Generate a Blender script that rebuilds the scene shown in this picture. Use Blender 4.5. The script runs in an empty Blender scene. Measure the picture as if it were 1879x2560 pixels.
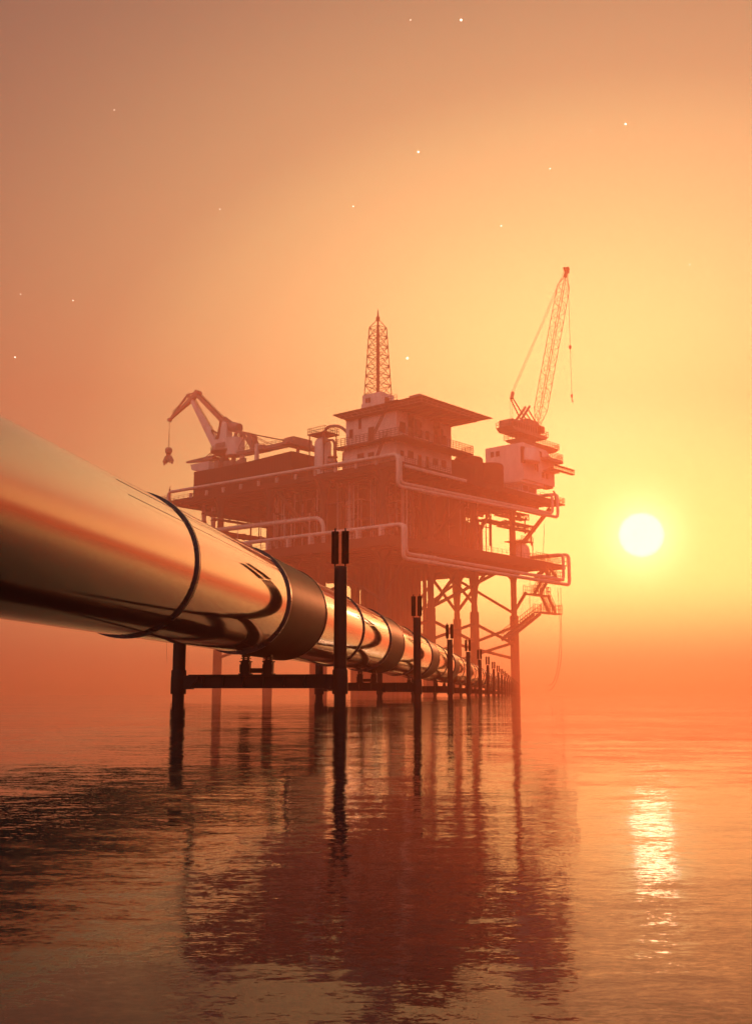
import bpy, bmesh, math, random
from mathutils import Vector, Matrix
rnd = random.Random(7)
R = math.radians
scene = bpy.context.scene
col = scene.collection
PI = math.pi

# ------------------------------------------------------------------ materials
def new_mat(name):
    m = bpy.data.materials.new(name); m.use_nodes = True
    return m, m.node_tree, m.node_tree.nodes['Principled BSDF']

def paint(name, c1, c2, rough=.6, metal=0.0, scale=.4, bump=.0, spec=.4):
    m, nt, b = new_mat(name)
    tc = nt.nodes.new('ShaderNodeTexCoord')
    mp = nt.nodes.new('ShaderNodeMapping'); mp.inputs['Scale'].default_value = (scale, scale, scale*.35)
    n = nt.nodes.new('ShaderNodeTexNoise'); n.inputs['Scale'].default_value = 1.0; n.inputs['Detail'].default_value = 6; n.inputs['Roughness'].default_value = .65
    cr = nt.nodes.new('ShaderNodeValToRGB'); cr.color_ramp.elements[0].position = .38; cr.color_ramp.elements[1].position = .66
    cr.color_ramp.elements[0].color = (*c1, 1); cr.color_ramp.elements[1].color = (*c2, 1)
    nt.links.new(tc.outputs['Object'], mp.inputs[0]); nt.links.new(mp.outputs[0], n.inputs[0])
    nt.links.new(n.outputs[0], cr.inputs[0]); nt.links.new(cr.outputs[0], b.inputs['Base Color'])
    b.inputs['Roughness'].default_value = rough; b.inputs['Metallic'].default_value = metal
    b.inputs['Specular IOR Level'].default_value = spec
    if bump:
        bp = nt.nodes.new('ShaderNodeBump'); bp.inputs['Distance'].default_value = bump
        nt.links.new(n.outputs[0], bp.inputs['Height']); nt.links.new(bp.outputs[0], b.inputs['Normal'])
    return m

M = {}
M['wall'] = paint('painted_wall', (.60, .56, .52), (.80, .77, .72), .7, scale=.25)
M['pipe_paint'] = paint('light_pipe_paint', (.46, .42, .37), (.66, .60, .54), .5, scale=.6)
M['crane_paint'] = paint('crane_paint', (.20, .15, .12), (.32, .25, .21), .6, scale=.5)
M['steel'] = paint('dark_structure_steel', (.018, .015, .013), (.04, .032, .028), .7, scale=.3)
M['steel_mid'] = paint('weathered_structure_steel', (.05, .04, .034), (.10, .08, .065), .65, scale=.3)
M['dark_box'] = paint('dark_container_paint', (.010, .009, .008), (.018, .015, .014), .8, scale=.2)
M['glass'] = paint('window_glass', (.012, .012, .014), (.02, .02, .022), .15, scale=.2, spec=.5)
M['lattice'] = paint('lattice_steel', (.03, .022, .018), (.06, .045, .035), .6, scale=.6)
M['post'] = paint('black_pile_steel', (.004, .004, .005), (.011, .009, .008), .5, metal=.0, scale=2.5, bump=.002, spec=.14)
M['fin'] = paint('black_fin_aluminium', (.004, .004, .004), (.008, .007, .007), .6, scale=3, spec=.1)
M['rope'] = paint('wire_rope', (.04, .03, .025), (.07, .05, .04), .6, scale=1)

def metal_clad(name, colr, rough, bumpd=.0006, scale=(1.2, .35, 1.2)):
    m, nt, b = new_mat(name)
    tc = nt.nodes.new('ShaderNodeTexCoord'); mp = nt.nodes.new('ShaderNodeMapping'); mp.inputs['Scale'].default_value = scale
    n = nt.nodes.new('ShaderNodeTexNoise'); n.inputs['Scale'].default_value = 1; n.inputs['Detail'].default_value = 3
    n2 = nt.nodes.new('ShaderNodeTexNoise'); n2.inputs['Scale'].default_value = 4; n2.inputs['Detail'].default_value = 7
    bp = nt.nodes.new('ShaderNodeBump'); bp.inputs['Distance'].default_value = bumpd
    mr = nt.nodes.new('ShaderNodeMapRange'); mr.inputs[1].default_value = .3; mr.inputs[2].default_value = .75
    mr.inputs[3].default_value = rough*.7; mr.inputs[4].default_value = rough*1.6
    nt.links.new(tc.outputs['Object'], mp.inputs[0]); nt.links.new(mp.outputs[0], n.inputs[0]); nt.links.new(mp.outputs[0], n2.inputs[0])
    nt.links.new(n.outputs[0], bp.inputs['Height']); nt.links.new(bp.outputs[0], b.inputs['Normal'])
    nt.links.new(n2.outputs[0], mr.inputs[0]); nt.links.new(mr.outputs[0], b.inputs['Roughness'])
    b.inputs['Base Color'].default_value = (*colr, 1); b.inputs['Metallic'].default_value = 1
    return m
M['clad'] = metal_clad('polished_steel_cladding', (.43, .41, .41), .05)
M['collar'] = paint('dark_collar_coating', (.010, .010, .011), (.022, .019, .018), .52, scale=1.6, bump=.0015, spec=.10)
M['ring'] = metal_clad('black_flange_steel', (.045, .045, .05), .28)

# ------------------------------------------------------------------ mesh builder
class MB:
    def __init__(s): s.v = []; s.f = []
    def add(s, vs, fs):
        o = len(s.v); s.v += [tuple(v) for v in vs]; s.f += [tuple(i+o for i in f) for f in fs]; return s
    def box(s, x0, x1, y0, y1, z0, z1):
        if x0 > x1: x0, x1 = x1, x0
        if y0 > y1: y0, y1 = y1, y0
        if z0 > z1: z0, z1 = z1, z0
        return s.add([(x0,y0,z0),(x1,y0,z0),(x1,y1,z0),(x0,y1,z0),(x0,y0,z1),(x1,y0,z1),(x1,y1,z1),(x0,y1,z1)],
                     [(0,3,2,1),(4,5,6,7),(0,1,5,4),(1,2,6,5),(2,3,7,6),(3,0,4,7)])
    def hexa(s, lo, hi):      # two quads (4 points each)
        return s.add(list(lo)+list(hi), [(0,3,2,1),(4,5,6,7),(0,1,5,4),(1,2,6,5),(2,3,7,6),(3,0,4,7)])
    def bar(s, p, q, w, h=None, w2=None):   # rectangular bar
        p = Vector(p); q = Vector(q); d = (q-p); h = h or w; w2 = w2 or w
        if d.length < 1e-6: return s
        d.normalize(); u = d.cross(Vector((0,0,1)))
        if u.length < .05: u = Vector((1,0,0))
        u.normalize(); k = u.cross(d)
        k2 = w2/w
        vs = []
        for c, g in ((p,1),(q,k2)):
            for a, b in ((-1,-1),(1,-1),(1,1),(-1,1)): vs.append(c+u*a*w*.5*g+k*b*h*.5*g)
        return s.add(vs, [(0,3,2,1),(4,5,6,7),(0,1,5,4),(1,2,6,5),(2,3,7,6),(3,0,4,7)])
    def tube(s, p, q, r, r2=None, n=8):
        return s.path([p, q], r, n, r2)
    def path(s, pts, r, n=8, r2=None):
        pts = [Vector(p) for p in pts]; m = len(pts); vs = []
        u = None
        for i, p in enumerate(pts):
            if i == 0: t = pts[1]-p
            elif i == m-1: t = p-pts[i-1]
            else: t = (pts[i+1]-p).normalized()+(p-pts[i-1]).normalized()
            t.normalize()
            if u is None:
                u = t.cross(Vector((0,0,1)))
                if u.length < .05: u = t.cross(Vector((1,0,0)))
            u = (u-t*u.dot(t)).normalized(); k = t.cross(u)
            rr = r if r2 is None else r+(r2-r)*i/(m-1)
            for j in range(n):
                a = 2*PI*(j+.5)/n; vs.append(p+(u*math.cos(a)+k*math.sin(a))*rr)
        fs = [tuple(range(n))[::-1], tuple((m-1)*n+j for j in range(n))]
        for i in range(m-1):
            for j in range(n):
                a = i*n+j; b = i*n+(j+1) % n; fs.append((a, b, b+n, a+n))
        return s.add(vs, fs)
    def lathe(s, x, y, prof, n=16):       # vertical axis; prof = [(r,z)...]
        vs = []; m = len(prof)
        for r, z in prof:
            for j in range(n):
                a = 2*PI*j/n; vs.append((x+r*math.cos(a), y+r*math.sin(a), z))
        fs = [tuple(range(n))[::-1], tuple((m-1)*n+j for j in range(n))]
        for i in range(m-1):
            for j in range(n):
                a = i*n+j; b = i*n+(j+1) % n; fs.append((a, b, b+n, a+n))
        return s.add(vs, fs)
    def hoop(s, x, z, y0, y1, r0, r1, n=96):   # hollow ring about a y-parallel axis
        vs = []
        for y, r in ((y0, r0), (y0, r1), (y1, r1), (y1, r0)):
            for j in range(n):
                a = 2*PI*j/n; vs.append((x+r*math.cos(a), y, z+r*math.sin(a)))
        fs = []
        for i in range(4):
            for j in range(n):
                k = (i+1) % 4; a = i*n+j; b = i*n+(j+1) % n; c = k*n+(j+1) % n; d = k*n+j; fs.append((a, d, c, b))
        return s.add(vs, fs)
    def rail(s, pts, h=2.4, sp=2.0, r=.075, mid=(1,)):
        pts = [Vector(p) for p in pts]
        for a, b in zip(pts, pts[1:]):
            L = (b-a).length; k = max(1, round(L/sp))
            for i in range(k+1):
                c = a+(b-a)*i/k; s.bar(c, c+Vector((0,0,h)), r*2)
            for g in [1.0]+[.5*m for m in mid]: s.bar(a+Vector((0,0,h*g)), b+Vector((0,0,h*g)), r*2)
        return s
    def lattice(s, pf, n, r, rd=None, faces=((0,1),(1,2),(2,3),(3,0)), x=True):
        """pf(t) -> four corner points, t in 0..1"""
        rd = rd or r*.7; P = [[Vector(q) for q in pf(i/n)] for i in range(n+1)]
        for i in range(n):
            for k in range(4): s.tube(P[i][k], P[i+1][k], r, n=5)
            for a, b in faces:
                s.tube(P[i+1][a], P[i+1][b], rd, n=4)
                if x:
                    s.tube(P[i][a], P[i+1][b], rd, n=4); s.tube(P[i][b], P[i+1][a], rd, n=4)
                elif i % 2: s.tube(P[i][a], P[i+1][b], rd, n=4)
                else: s.tube(P[i][b], P[i+1][a], rd, n=4)
        return s

def bend(pts, r, k=5):        # round the corners of a polyline
    pts = [Vector(p) for p in pts]; out = [pts[0]]
    for i in range(1, len(pts)-1):
        a = (pts[i-1]-pts[i]).normalized(); b = (pts[i+1]-pts[i]).normalized()
        p0 = pts[i]+a*r; p1 = pts[i]+b*r
        for j in range(k+1):
            t = j/k; out.append(p0*(1-t)**2+pts[i]*2*t*(1-t)+p1*t*t)
    return out+[pts[-1]]

# frames: RIG local x runs along the right-hand face, y along the left-hand face
FR = {'rig': (Vector((2.3, 395, 0)), R(90-49.3+8.6)), 'line': (Vector((0, 0, 0)), R(-8.045)), 'world': (Vector((0, 0, 0)), 0.0)}
FR['rig'] = (Vector((2.3, 395, 0)), R(49.3))

def place(o, fr, base):
    org, rz = FR[fr]; o.location = org+Matrix.Rotation(rz, 3, 'Z') @ Vector(base); o.rotation_euler = (0, 0, rz)
    o['_b'] = list(base)

def tag(o, label=None, cat=None, group=None, kind=None):
    if label: o['label'] = label
    if cat: o['category'] = cat
    if group: o['group'] = group
    if kind: o['kind'] = kind
    return o

BASE = {}
def thing(name, label, cat, base, fr='rig', group=None):
    o = bpy.data.objects.new(name, None); col.objects.link(o); o.empty_display_size = .5
    org, rz = FR[fr]; o.location = org+Matrix.Rotation(rz, 3, 'Z') @ Vector(base); o.rotation_euler = (0, 0, rz)
    BASE[o.name] = Vector(base)
    return tag(o, label, cat, group)

def mesh_of(mb, name, mat, base, smooth=True, ang=35):
    b = Vector(base); me = bpy.data.meshes.new(name)
    me.from_pydata([tuple(Vector(v)-b) for v in mb.v], [], mb.f)
    bm = bmesh.new(); bm.from_mesh(me); bmesh.ops.recalc_face_normals(bm, faces=bm.faces[:]); bm.to_mesh(me); bm.free()
    if smooth:
        me.shade_smooth(); me.set_sharp_from_angle(angle=R(ang))
    me.materials.append(M[mat] if isinstance(mat, str) else mat)
    return me

def part(mb, name, mat, parent, label=None, **k):
    base = BASE[parent.name]
    o = bpy.data.objects.new(name, mesh_of(mb, name, mat, base, **k)); col.objects.link(o); o.parent = parent
    BASE[o.name] = base
    if label: o['label'] = label
    return o

def solo(mb, name, mat, label, cat, base, fr='rig', group=None, **k):
    o = bpy.data.objects.new(name, mesh_of(mb, name, mat, base, **k)); col.objects.link(o)
    org, rz = FR[fr]; o.location = org+Matrix.Rotation(rz, 3, 'Z') @ Vector(base); o.rotation_euler = (0, 0, rz)
    BASE[o.name] = Vector(base)
    return tag(o, label, cat, group)

# ------------------------------------------------------------------ camera
CH = .16
F = 2722.0; TH = math.atan(457.5/F)
cam = bpy.data.cameras.new('camera'); co = bpy.data.objects.new('camera', cam); col.objects.link(co)
cam.sensor_fit = 'HORIZONTAL'; cam.sensor_width = 36; cam.lens = 36*F/1879
cam.clip_start = .05; cam.clip_end = 20000
co.location = (0, 0, CH); co.rotation_euler = (PI/2+TH, 0, 0)
scene.camera = co

# ------------------------------------------------------------------ sky and sun
SUN_AZ, SUN_EL = R(13.83), R(8.1)
sd = Vector((math.sin(SUN_AZ)*math.cos(SUN_EL), math.cos(SUN_AZ)*math.cos(SUN_EL), math.sin(SUN_EL)))
w = bpy.data.worlds.new('World'); scene.world = w; w.use_nodes = True
nt = w.node_tree; N = nt.nodes; Lk = nt.links
bg = N['Background']
def math_(op, a, b=None, clamp=False):
    n = N.new('ShaderNodeMath'); n.operation = op; n.use_clamp = clamp
    for i, x in enumerate((a, b)):
        if x is None: continue
        if isinstance(x, (int, float)): n.inputs[i].default_value = x
        else: Lk.new(x, n.inputs[i])
    return n.outputs[0]
tc = N.new('ShaderNodeTexCoord'); sp = N.new('ShaderNodeSeparateXYZ'); Lk.new(tc.outputs['Generated'], sp.inputs[0])
az = math_('SUBTRACT', math_('ARCTAN2', sp.outputs[0], sp.outputs[1]), R(11.5))
el = math_('SUBTRACT', math_('ARCSINE', sp.outputs[2]), R(13.4))
dd = math_('SQRT', math_('ADD', math_('MULTIPLY', az, az), math_('MULTIPLY', math_('MULTIPLY', el, el), 2.4)))
cr = N.new('ShaderNodeValToRGB'); Lk.new(math_('DIVIDE', dd, 3.2), cr.inputs[0])
RAMP = [(0, (3.8, 2.45, .95)), (.10, (3.4, 2.1, .78)), (.20, (2.0, 1.6, .63)), (.30, (1.25, 1.12, .48)), (.415, (.72, .72, .34)), (.48, (.56, .54, .28)),
        (.656, (.24, .26, .17)), (.845, (.03, .12, .105)), (1.3, (.22, .20, .19)), (2.2, (.85, .76, .72)), (3.2, (1.0, .9, .86))]
SK = 4.0
cr.color_ramp.interpolation = 'B_SPLINE'
e = cr.color_ramp.elements
for i, (d, c) in enumerate(RAMP):      # glow colours by angular distance from its centre
    x = e[0] if i == 0 else (e[1] if i == 1 else e.new(d/3.2))
    x.position = d/3.2; x.color = (c[0]/SK, c[1]/SK, c[2]/SK, 1)
# sun disc
dp = N.new('ShaderNodeVectorMath'); dp.operation = 'DOT_PRODUCT'; Lk.new(tc.outputs['Generated'], dp.inputs[0]); dp.inputs[1].default_value = sd
ang = math_('ARCCOSINE', math_('MINIMUM', dp.outputs['Value'], 1.0))
def mrange(x, a, b, c, d, t='SMOOTHSTEP'):
    n = N.new('ShaderNodeMapRange'); n.interpolation_type = t; Lk.new(x, n.inputs[0])
    for i, v in enumerate((a, b, c, d)): n.inputs[i+1].default_value = v
    return n.outputs[0]
disc = mrange(ang, R(.95), R(1.2), 1, 0)
halo = math_('POWER', mrange(ang, R(.9), R(4.2), 1, 0, 'LINEAR'), 3.0)
az0 = math_('ABSOLUTE', math_('SUBTRACT', math_('ARCTAN2', sp.outputs[0], sp.outputs[1]), R(16)))
band = math_('MULTIPLY', math_('MULTIPLY', mrange(math_('ARCSINE', sp.outputs[2]), R(1.5), R(6), 0, 1), mrange(math_('ARCSINE', sp.outputs[2]), R(6), R(16), 1, 0)), mrange(az0, R(6), R(42), 1, 0))
mul = N.new('ShaderNodeVectorMath'); mul.operation = 'SCALE'; Lk.new(cr.outputs[0], mul.inputs[0]); mul.inputs['Scale'].default_value = SK
d1 = N.new('ShaderNodeVectorMath'); d1.operation = 'SCALE'; d1.inputs[0].default_value = (1.6, 3.2, 3.4); Lk.new(disc, d1.inputs['Scale'])
d2 = N.new('ShaderNodeVectorMath'); d2.operation = 'SCALE'; d2.inputs[0].default_value = (.4, 1.9, 1.0); Lk.new(halo, d2.inputs['Scale'])
low = mrange(math_('ARCSINE', sp.outputs[2]), R(0), R(6.5), 0, 1)
mx = N.new('ShaderNodeMix'); mx.data_type = 'RGBA'; Lk.new(low, mx.inputs['Factor']); mx.inputs['A'].default_value = (1.15, .38, .27, 1); mx.inputs['B'].default_value = (1, 1, 1, 1)
mm = N.new('ShaderNodeVectorMath'); mm.operation = 'MULTIPLY'; Lk.new(mul.outputs[0], mm.inputs[0]); Lk.new(mx.outputs['Result'], mm.inputs[1]); mul = mm
s1 = N.new('ShaderNodeVectorMath'); s1.operation = 'ADD'; Lk.new(mul.outputs[0], s1.inputs[0]); Lk.new(d1.outputs[0], s1.inputs[1])
s2 = N.new('ShaderNodeVectorMath'); s2.operation = 'ADD'; Lk.new(s1.outputs[0], s2.inputs[0]); Lk.new(d2.outputs[0], s2.inputs[1])
d3 = N.new('ShaderNodeVectorMath'); d3.operation = 'SCALE'; d3.inputs[0].default_value = (2.2, 1.1, .2); Lk.new(band, d3.inputs['Scale'])
s3 = N.new('ShaderNodeVectorMath'); s3.operation = 'ADD'; Lk.new(s2.outputs[0], s3.inputs[0]); Lk.new(d3.outputs[0], s3.inputs[1])
Lk.new(s3.outputs[0], bg.inputs['Color']); bg.inputs['Strength'].default_value = 1.0
w.cycles.sampling_method = 'MANUAL'; w.cycles.sample_map_resolution = 1024

sl = bpy.data.lights.new('sun_lamp', 'SUN'); so = bpy.data.objects.new('sun_lamp', sl); col.objects.link(so)
sl.energy = 2.2; sl.color = (1, .28, .10); sl.angle = R(1.9)
so.rotation_euler = sd.to_track_quat('Z', 'Y').to_euler()

# ------------------------------------------------------------------ haze
HB = 740
hz = MB().box(-HB, HB, -HB*.5, HB, -7, 210)
m = bpy.data.materials.new('warm_haze'); m.use_nodes = True; m.node_tree.nodes.clear()
out = m.node_tree.nodes.new('ShaderNodeOutputMaterial'); pv = m.node_tree.nodes.new('ShaderNodeVolumePrincipled')
pv.inputs['Color'].default_value = (1, .42, .27, 1); pv.inputs['Density'].default_value = .0018; pv.inputs['Anisotropy'].default_value = .64
m.node_tree.links.new(pv.outputs[0], out.inputs['Volume'])
o = bpy.data.objects.new('haze', mesh_of(hz, 'haze', m, (0, 0, 0), smooth=False)); col.objects.link(o); o['kind'] = 'stuff'
o['label'] = 'warm orange haze that fades the far platform'

# ------------------------------------------------------------------ water
m, nt2, b = new_mat('sea_water')
b.inputs['Base Color'].default_value = (.004, .007, .010, 1); b.inputs['Roughness'].default_value = .012; b.inputs['IOR'].default_value = 1.333; b.inputs['Specular IOR Level'].default_value = .19; b.inputs['Specular Tint'].default_value = (1, .5, .42, 1)
g = nt2.nodes.new('ShaderNodeNewGeometry')
def vm(op, *a):
    n = nt2.nodes.new('ShaderNodeVectorMath'); n.operation = op
    for i, x in enumerate(a):
        if isinstance(x, tuple): n.inputs[i].default_value = x
        else: nt2.links.new(x, n.inputs[i])
    return n.outputs[0]
def slopes(scale, det, rough, amp, sx=.45, dist=.2):      # random wave slopes, unfiltered so that far ripples still break the reflections
    mp = nt2.nodes.new('ShaderNodeMapping'); mp.inputs['Scale'].default_value = (scale*sx, scale, scale)
    n = nt2.nodes.new('ShaderNodeTexNoise'); n.inputs['Scale'].default_value = 1; n.inputs['Detail'].default_value = det
    n.inputs['Roughness'].default_value = rough; n.inputs['Distortion'].default_value = dist
    nt2.links.new(g.outputs['Position'], mp.inputs[0]); nt2.links.new(mp.outputs[0], n.inputs[0])
    return vm('MULTIPLY', vm('SUBTRACT', n.outputs['Color'], (.5, .5, .5)), (amp*.7, amp, 0.0))
W = vm('ADD', vm('ADD', slopes(.5, 2, .5, .026), slopes(4, 4, .7, .075)), vm('ADD', slopes(38, 3, .8, .10, .36), slopes(260, 3, .8, .12, .5)))
W = vm('NORMALIZE', vm('ADD', W, (0.0, 0.0, 1.0)))
nt2.links.new(W, b.inputs['Normal'])
wm = MB(); n_ = 64
wm.add([(0, 190, 0)]+[(720*math.cos(2*PI*i/n_), 190+535*math.sin(2*PI*i/n_), 0) for i in range(n_)],
       [(0, 1+i, 1+(i+1) % n_) for i in range(n_)])
me = bpy.data.meshes.new('water'); me.from_pydata(wm.v, [], wm.f); me.materials.append(m)
o = bpy.data.objects.new('water', me); col.objects.link(o); o['kind'] = 'structure'

# ------------------------------------------------------------------ pipeline
PX, PZ, PR = -7.27, 2.53, 1.32
pl = thing('pipeline', 'huge polished steel pipeline running from the left foreground to the offshore platform', 'pipeline', (PX, 0, 0), 'line')
pm = MB(); n_ = 128; ys = [-14, 0, 10, 18, 26, 34, 60, 120, 240, 459]
vs = []
for y in ys:
    for j in range(n_):
        a = 2*PI*j/n_; vs.append((PX+PR*math.cos(a), y, PZ+PR*math.sin(a)))
fs = [tuple(range(n_)), tuple((len(ys)-1)*n_+j for j in range(n_))]
for i in range(len(ys)-1):
    for j in range(n_):
        a = i*n_+j; c = i*n_+(j+1) % n_; fs.append((a, c, c+n_, a+n_))
pm.add(vs, fs)
shell = part(pm, 'pipe_shell', 'clad', pl)
for ph, r_ in ((47, .006), (33, .004)):           # lap seams along the cladding
    c0 = (PX+PR*math.cos(R(ph)), 16.0, PZ+PR*math.sin(R(ph)))
    part(MB().bar(c0, (c0[0], 240, c0[2]), .012, r_), 'lap_seam', 'ring', pl, smooth=False)
for k in range(-1, 23):
    y = 19.0+20*k
    if y > 455: break
    rm = MB().hoop(PX, PZ, y-.05, y+.05, PR-.01, PR+.045).hoop(PX, PZ, y+.05, y+.13, PR-.01, PR+.025)
    part(rm, 'flange_ring', 'ring', pl)
    y = 28.9+20*k
    if y > 455: break
    if k >= 0:
        cm = MB().hoop(PX, PZ, y-2.15, y+2.6, PR-.01, PR+.035)
        cl = part(cm, 'saddle_collar', 'collar', pl)
        for q in (y-2.3, y+2.6): part(MB().hoop(PX, PZ, q, q+.10, PR-.01, PR+.055).hoop(PX, PZ, q+.10, q+.16, PR-.01, PR+.04), 'collar_ring', 'ring', cl)

# supports
def support(y, idx, label, full=None):
    s = full
    XR, XL = -5.05, -9.5
    t = thing('pipe_support', label, 'pipe support', (PX, y, 0), 'line', 'H-shaped supports carrying the pipeline')
    for x, sgn in ((XR, 1), (XL, -1)):
        p = part(MB().lathe(x, y, [(.16, -1.0), (.16, .2), (.165, .2), (.174, .25), (.174, 3.52), (.168, 3.57), (.15, 3.59)], 24), 'post', 'post', t)
        part(MB().lathe(x, y, [(.205, .18), (.21, .22), (.21, .62), (.204, .66), (.204, .80), (.19, .83)], 24), 'sleeve', 'post', p)
        for dx in (-.155, .125):
            fm = MB(); xc = x+dx
            fm.lathe(xc, y, [(.022, 3.5), (.022, 4.62), (.018, 4.64)], 10)
            fm.lathe(xc, y, [(.05, 3.66), (.06, 3.68), (.06, 4.53), (.05, 4.55)], 16)
            for k in range(16):
                a = 2*PI*k/16; d = Vector((math.cos(a), math.sin(a), 0))
                fm.bar(Vector((xc, y, 3.675))+d*.078, Vector((xc, y, 4.545))+d*.078, .008, .05) if False else None
                c, s_ = math.cos(a), math.sin(a); r0, r1, h = .055, .100, .006
                px_, py_ = -s_*h, c*h
                q = [(xc+c*r0+px_, y+s_*r0+py_), (xc+c*r1+px_, y+s_*r1+py_), (xc+c*r1-px_, y+s_*r1-py_), (xc+c*r0-px_, y+s_*r0-py_)]
                fm.hexa([(u[0], u[1], 3.67) for u in q], [(u[0], u[1], 4.55) for u in q])
            part(fm, 'radiator_fins', 'fin', p)
    bm_ = MB()       # I-beam
    bm_.box(XL+.32, XR-.21, y-.16, y+.16, .655, .70); bm_.box(XL+.45, XR-.25, y-.16, y+.16, .335, .38); bm_.box(XL+.34, XR-.22, y-.03, y+.03, .38, .655)
    for k in range(7):
        xx = XL+.7+k*(XR-XL-1.1)/6; bm_.box(xx-.012, xx+.012, y-.15, y+.15, .38, .655)
    part(bm_, 'crossbeam', 'post', t, smooth=False)
    for x, sg in ((XL, 1), (XR, -1)):
        bk = MB()
        q = [(x+sg*.15, .33), (x+sg*.36, .33), (x+sg*.42, .42), (x+sg*.56, .54), (x+sg*.56, .68), (x+sg*.15, .68)]
        n = len(q); bk.add([(a, y-.12, c) for a, c in q]+[(a, y+.12, c) for a, c in q],
                           [tuple(range(n)), tuple(range(n, 2*n))]+[(i, (i+1) % n, n+(i+1) % n, n+i) for i in range(n)])
        bk.box(x+sg*.14, x+sg*.40, y-.14, y+.14, .31, .345)
        part(bk, 'beam_bracket', 'post', t, smooth=False)
    for x in (-7.63, -7.0):
        lg = MB(); lg.box(x-.15, x+.15, y-.2, y+.2, .70, .73); lg.box(x-.11, x+.11, y-.14, y+.14, .73, 1.03)
        lg.box(x-.14, x+.14, y-.17, y+.17, 1.03, 1.06); lg.box(x-.085, x+.085, y-.1, y+.1, 1.06, 1.10)
        lg.lathe(x-.05, y-.05, [(.03, 1.05), (.03, 1.19)], 8); lg.lathe(x+.05, y+.05, [(.03, 1.05), (.03, 1.19)], 8)
        lg.box(x-.11, x+.11, y-.13, y+.13, 1.12, 1.145); lg.box(x-.09, x+.09, y-.12, y+.12, 1.165, 1.23)
        for q in (-.125, .125): lg.box(x+q-.01, x+q+.01, y-.16, y-.02, .75, .97)
        part(lg, 'saddle_leg', 'post', t, smooth=False)
    part(MB().box(-7.52, -7.11, y-.05, y+.05, .74, .87), 'saddle_tie', 'post', t, smooth=False)
    return t
def copy_tree(o, dloc, parent=None):
    c = o.copy(); col.objects.link(c); c.parent = parent
    if parent is None: c.location = o.location+dloc
    for ch in list(o.children): copy_tree(ch, dloc, c)
    return c
ORD = ['nearest', 'second', 'third', 'fourth', 'fifth', 'sixth', 'seventh', 'eighth', 'ninth', 'tenth', 'eleventh', 'twelfth', 'thirteenth',
       'fourteenth', 'fifteenth', 'sixteenth', 'seventeenth', 'eighteenth', 'nineteenth', 'twentieth', 'twenty-first', 'farthest']
ldir = Matrix.Rotation(R(-8.045), 3, 'Z') @ Vector((0, 1, 0))
s0 = support(28.9, 0, 'largest and nearest black H-shaped pipeline support standing in the sea')
for i in range(1, 22):
    c = copy_tree(s0, ldir*20*i)
    if i == 21: c['label'] = 'farthest and smallest pipeline support beside the right corner leg of the platform'
    else: c['label'] = 'black H-shaped pipeline support, %s from the camera along the pipe' % ORD[i]

# ------------------------------------------------------------------ offshore platform
GR = (0, 28.6, 57.1, 85.7); GA = (0, 29.8, 59.5, 89.3)
pf = thing('offshore_platform', 'large two-deck offshore oil platform standing on tall steel legs in the haze', 'oil platform', (42.8, 44.6, 0))
for i, x in enumerate(GR):
    for j, y in enumerate(GA):
        edge = i in (0, 3) or j in (0, 3)
        flare = (i, j) in ((2, 0), (3, 1))
        pr = [(1.25, 33), (1.3, 35.6), (1.12, 36)]
        pr += ([(1.15, 37), (2.1, 48), (2.2, 52.6)] if flare else [(1.22, 37), (1.25, 47), (1.75, 50), (1.8, 52.6)])
        pr = pr[:-1]+[(pr[-1][0], 52.6), (1.5, 56.4), (1.35, 60), (1.35, 74), (1.9, 79), (2.1, 82)]
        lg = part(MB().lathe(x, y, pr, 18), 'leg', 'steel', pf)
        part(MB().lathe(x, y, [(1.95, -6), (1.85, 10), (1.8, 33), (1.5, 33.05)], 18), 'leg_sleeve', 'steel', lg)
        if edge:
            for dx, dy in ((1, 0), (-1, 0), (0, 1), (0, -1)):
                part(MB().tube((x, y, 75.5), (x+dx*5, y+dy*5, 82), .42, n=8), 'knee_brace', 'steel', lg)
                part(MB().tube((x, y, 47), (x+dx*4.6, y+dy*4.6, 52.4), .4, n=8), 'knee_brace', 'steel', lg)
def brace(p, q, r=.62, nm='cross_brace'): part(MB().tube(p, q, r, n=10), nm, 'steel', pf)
for x0, x1 in zip(GR, GR[1:]):
    for y in (GA[0], GA[3]):
        brace((x0, y, 28.4), (x1, y, 21)); brace((x0, y, 21), (x1, y, 28.4))
for y0, y1 in zip(GA, GA[1:]):
    for x in (GR[0], GR[3]):
        brace((x, y0, 21.9), (x, y1, 15)); brace((x, y0, 15), (x, y1, 21.9))
# K and V braces under the lower deck
for y in (0, 89.3):
    brace((28.6, y, 32.5), (50.5, y, 52.4), .75); brace((28.6, y, 33.2), (79, y, 52.4), .7)
    brace((0, y, 34.5), (14.3, y, 52.4), .6); brace((28.6, y, 34.5), (14.3, y, 52.4), .6) if y else None
for x in (0, 85.7):
    brace((x, 0, 34), (x, 29.8, 50.5), .6)
    brace((x, 59.5, 34), (x, 41, 52.4), .6)
brace((85.7, 29.8, 36), (85.7, 14, 52.4), .7); brace((85.7, 29.8, 36), (85.7, 44, 52.4), .7)
brace((57.1, 0, 36), (57.1, 16, 52.4), .6); brace((57.1, 29.8, 34), (85.7, 29.8, 49), .55)
brace((85.7, 0, 34.5), (95, 0, 43.5), .7)
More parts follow.
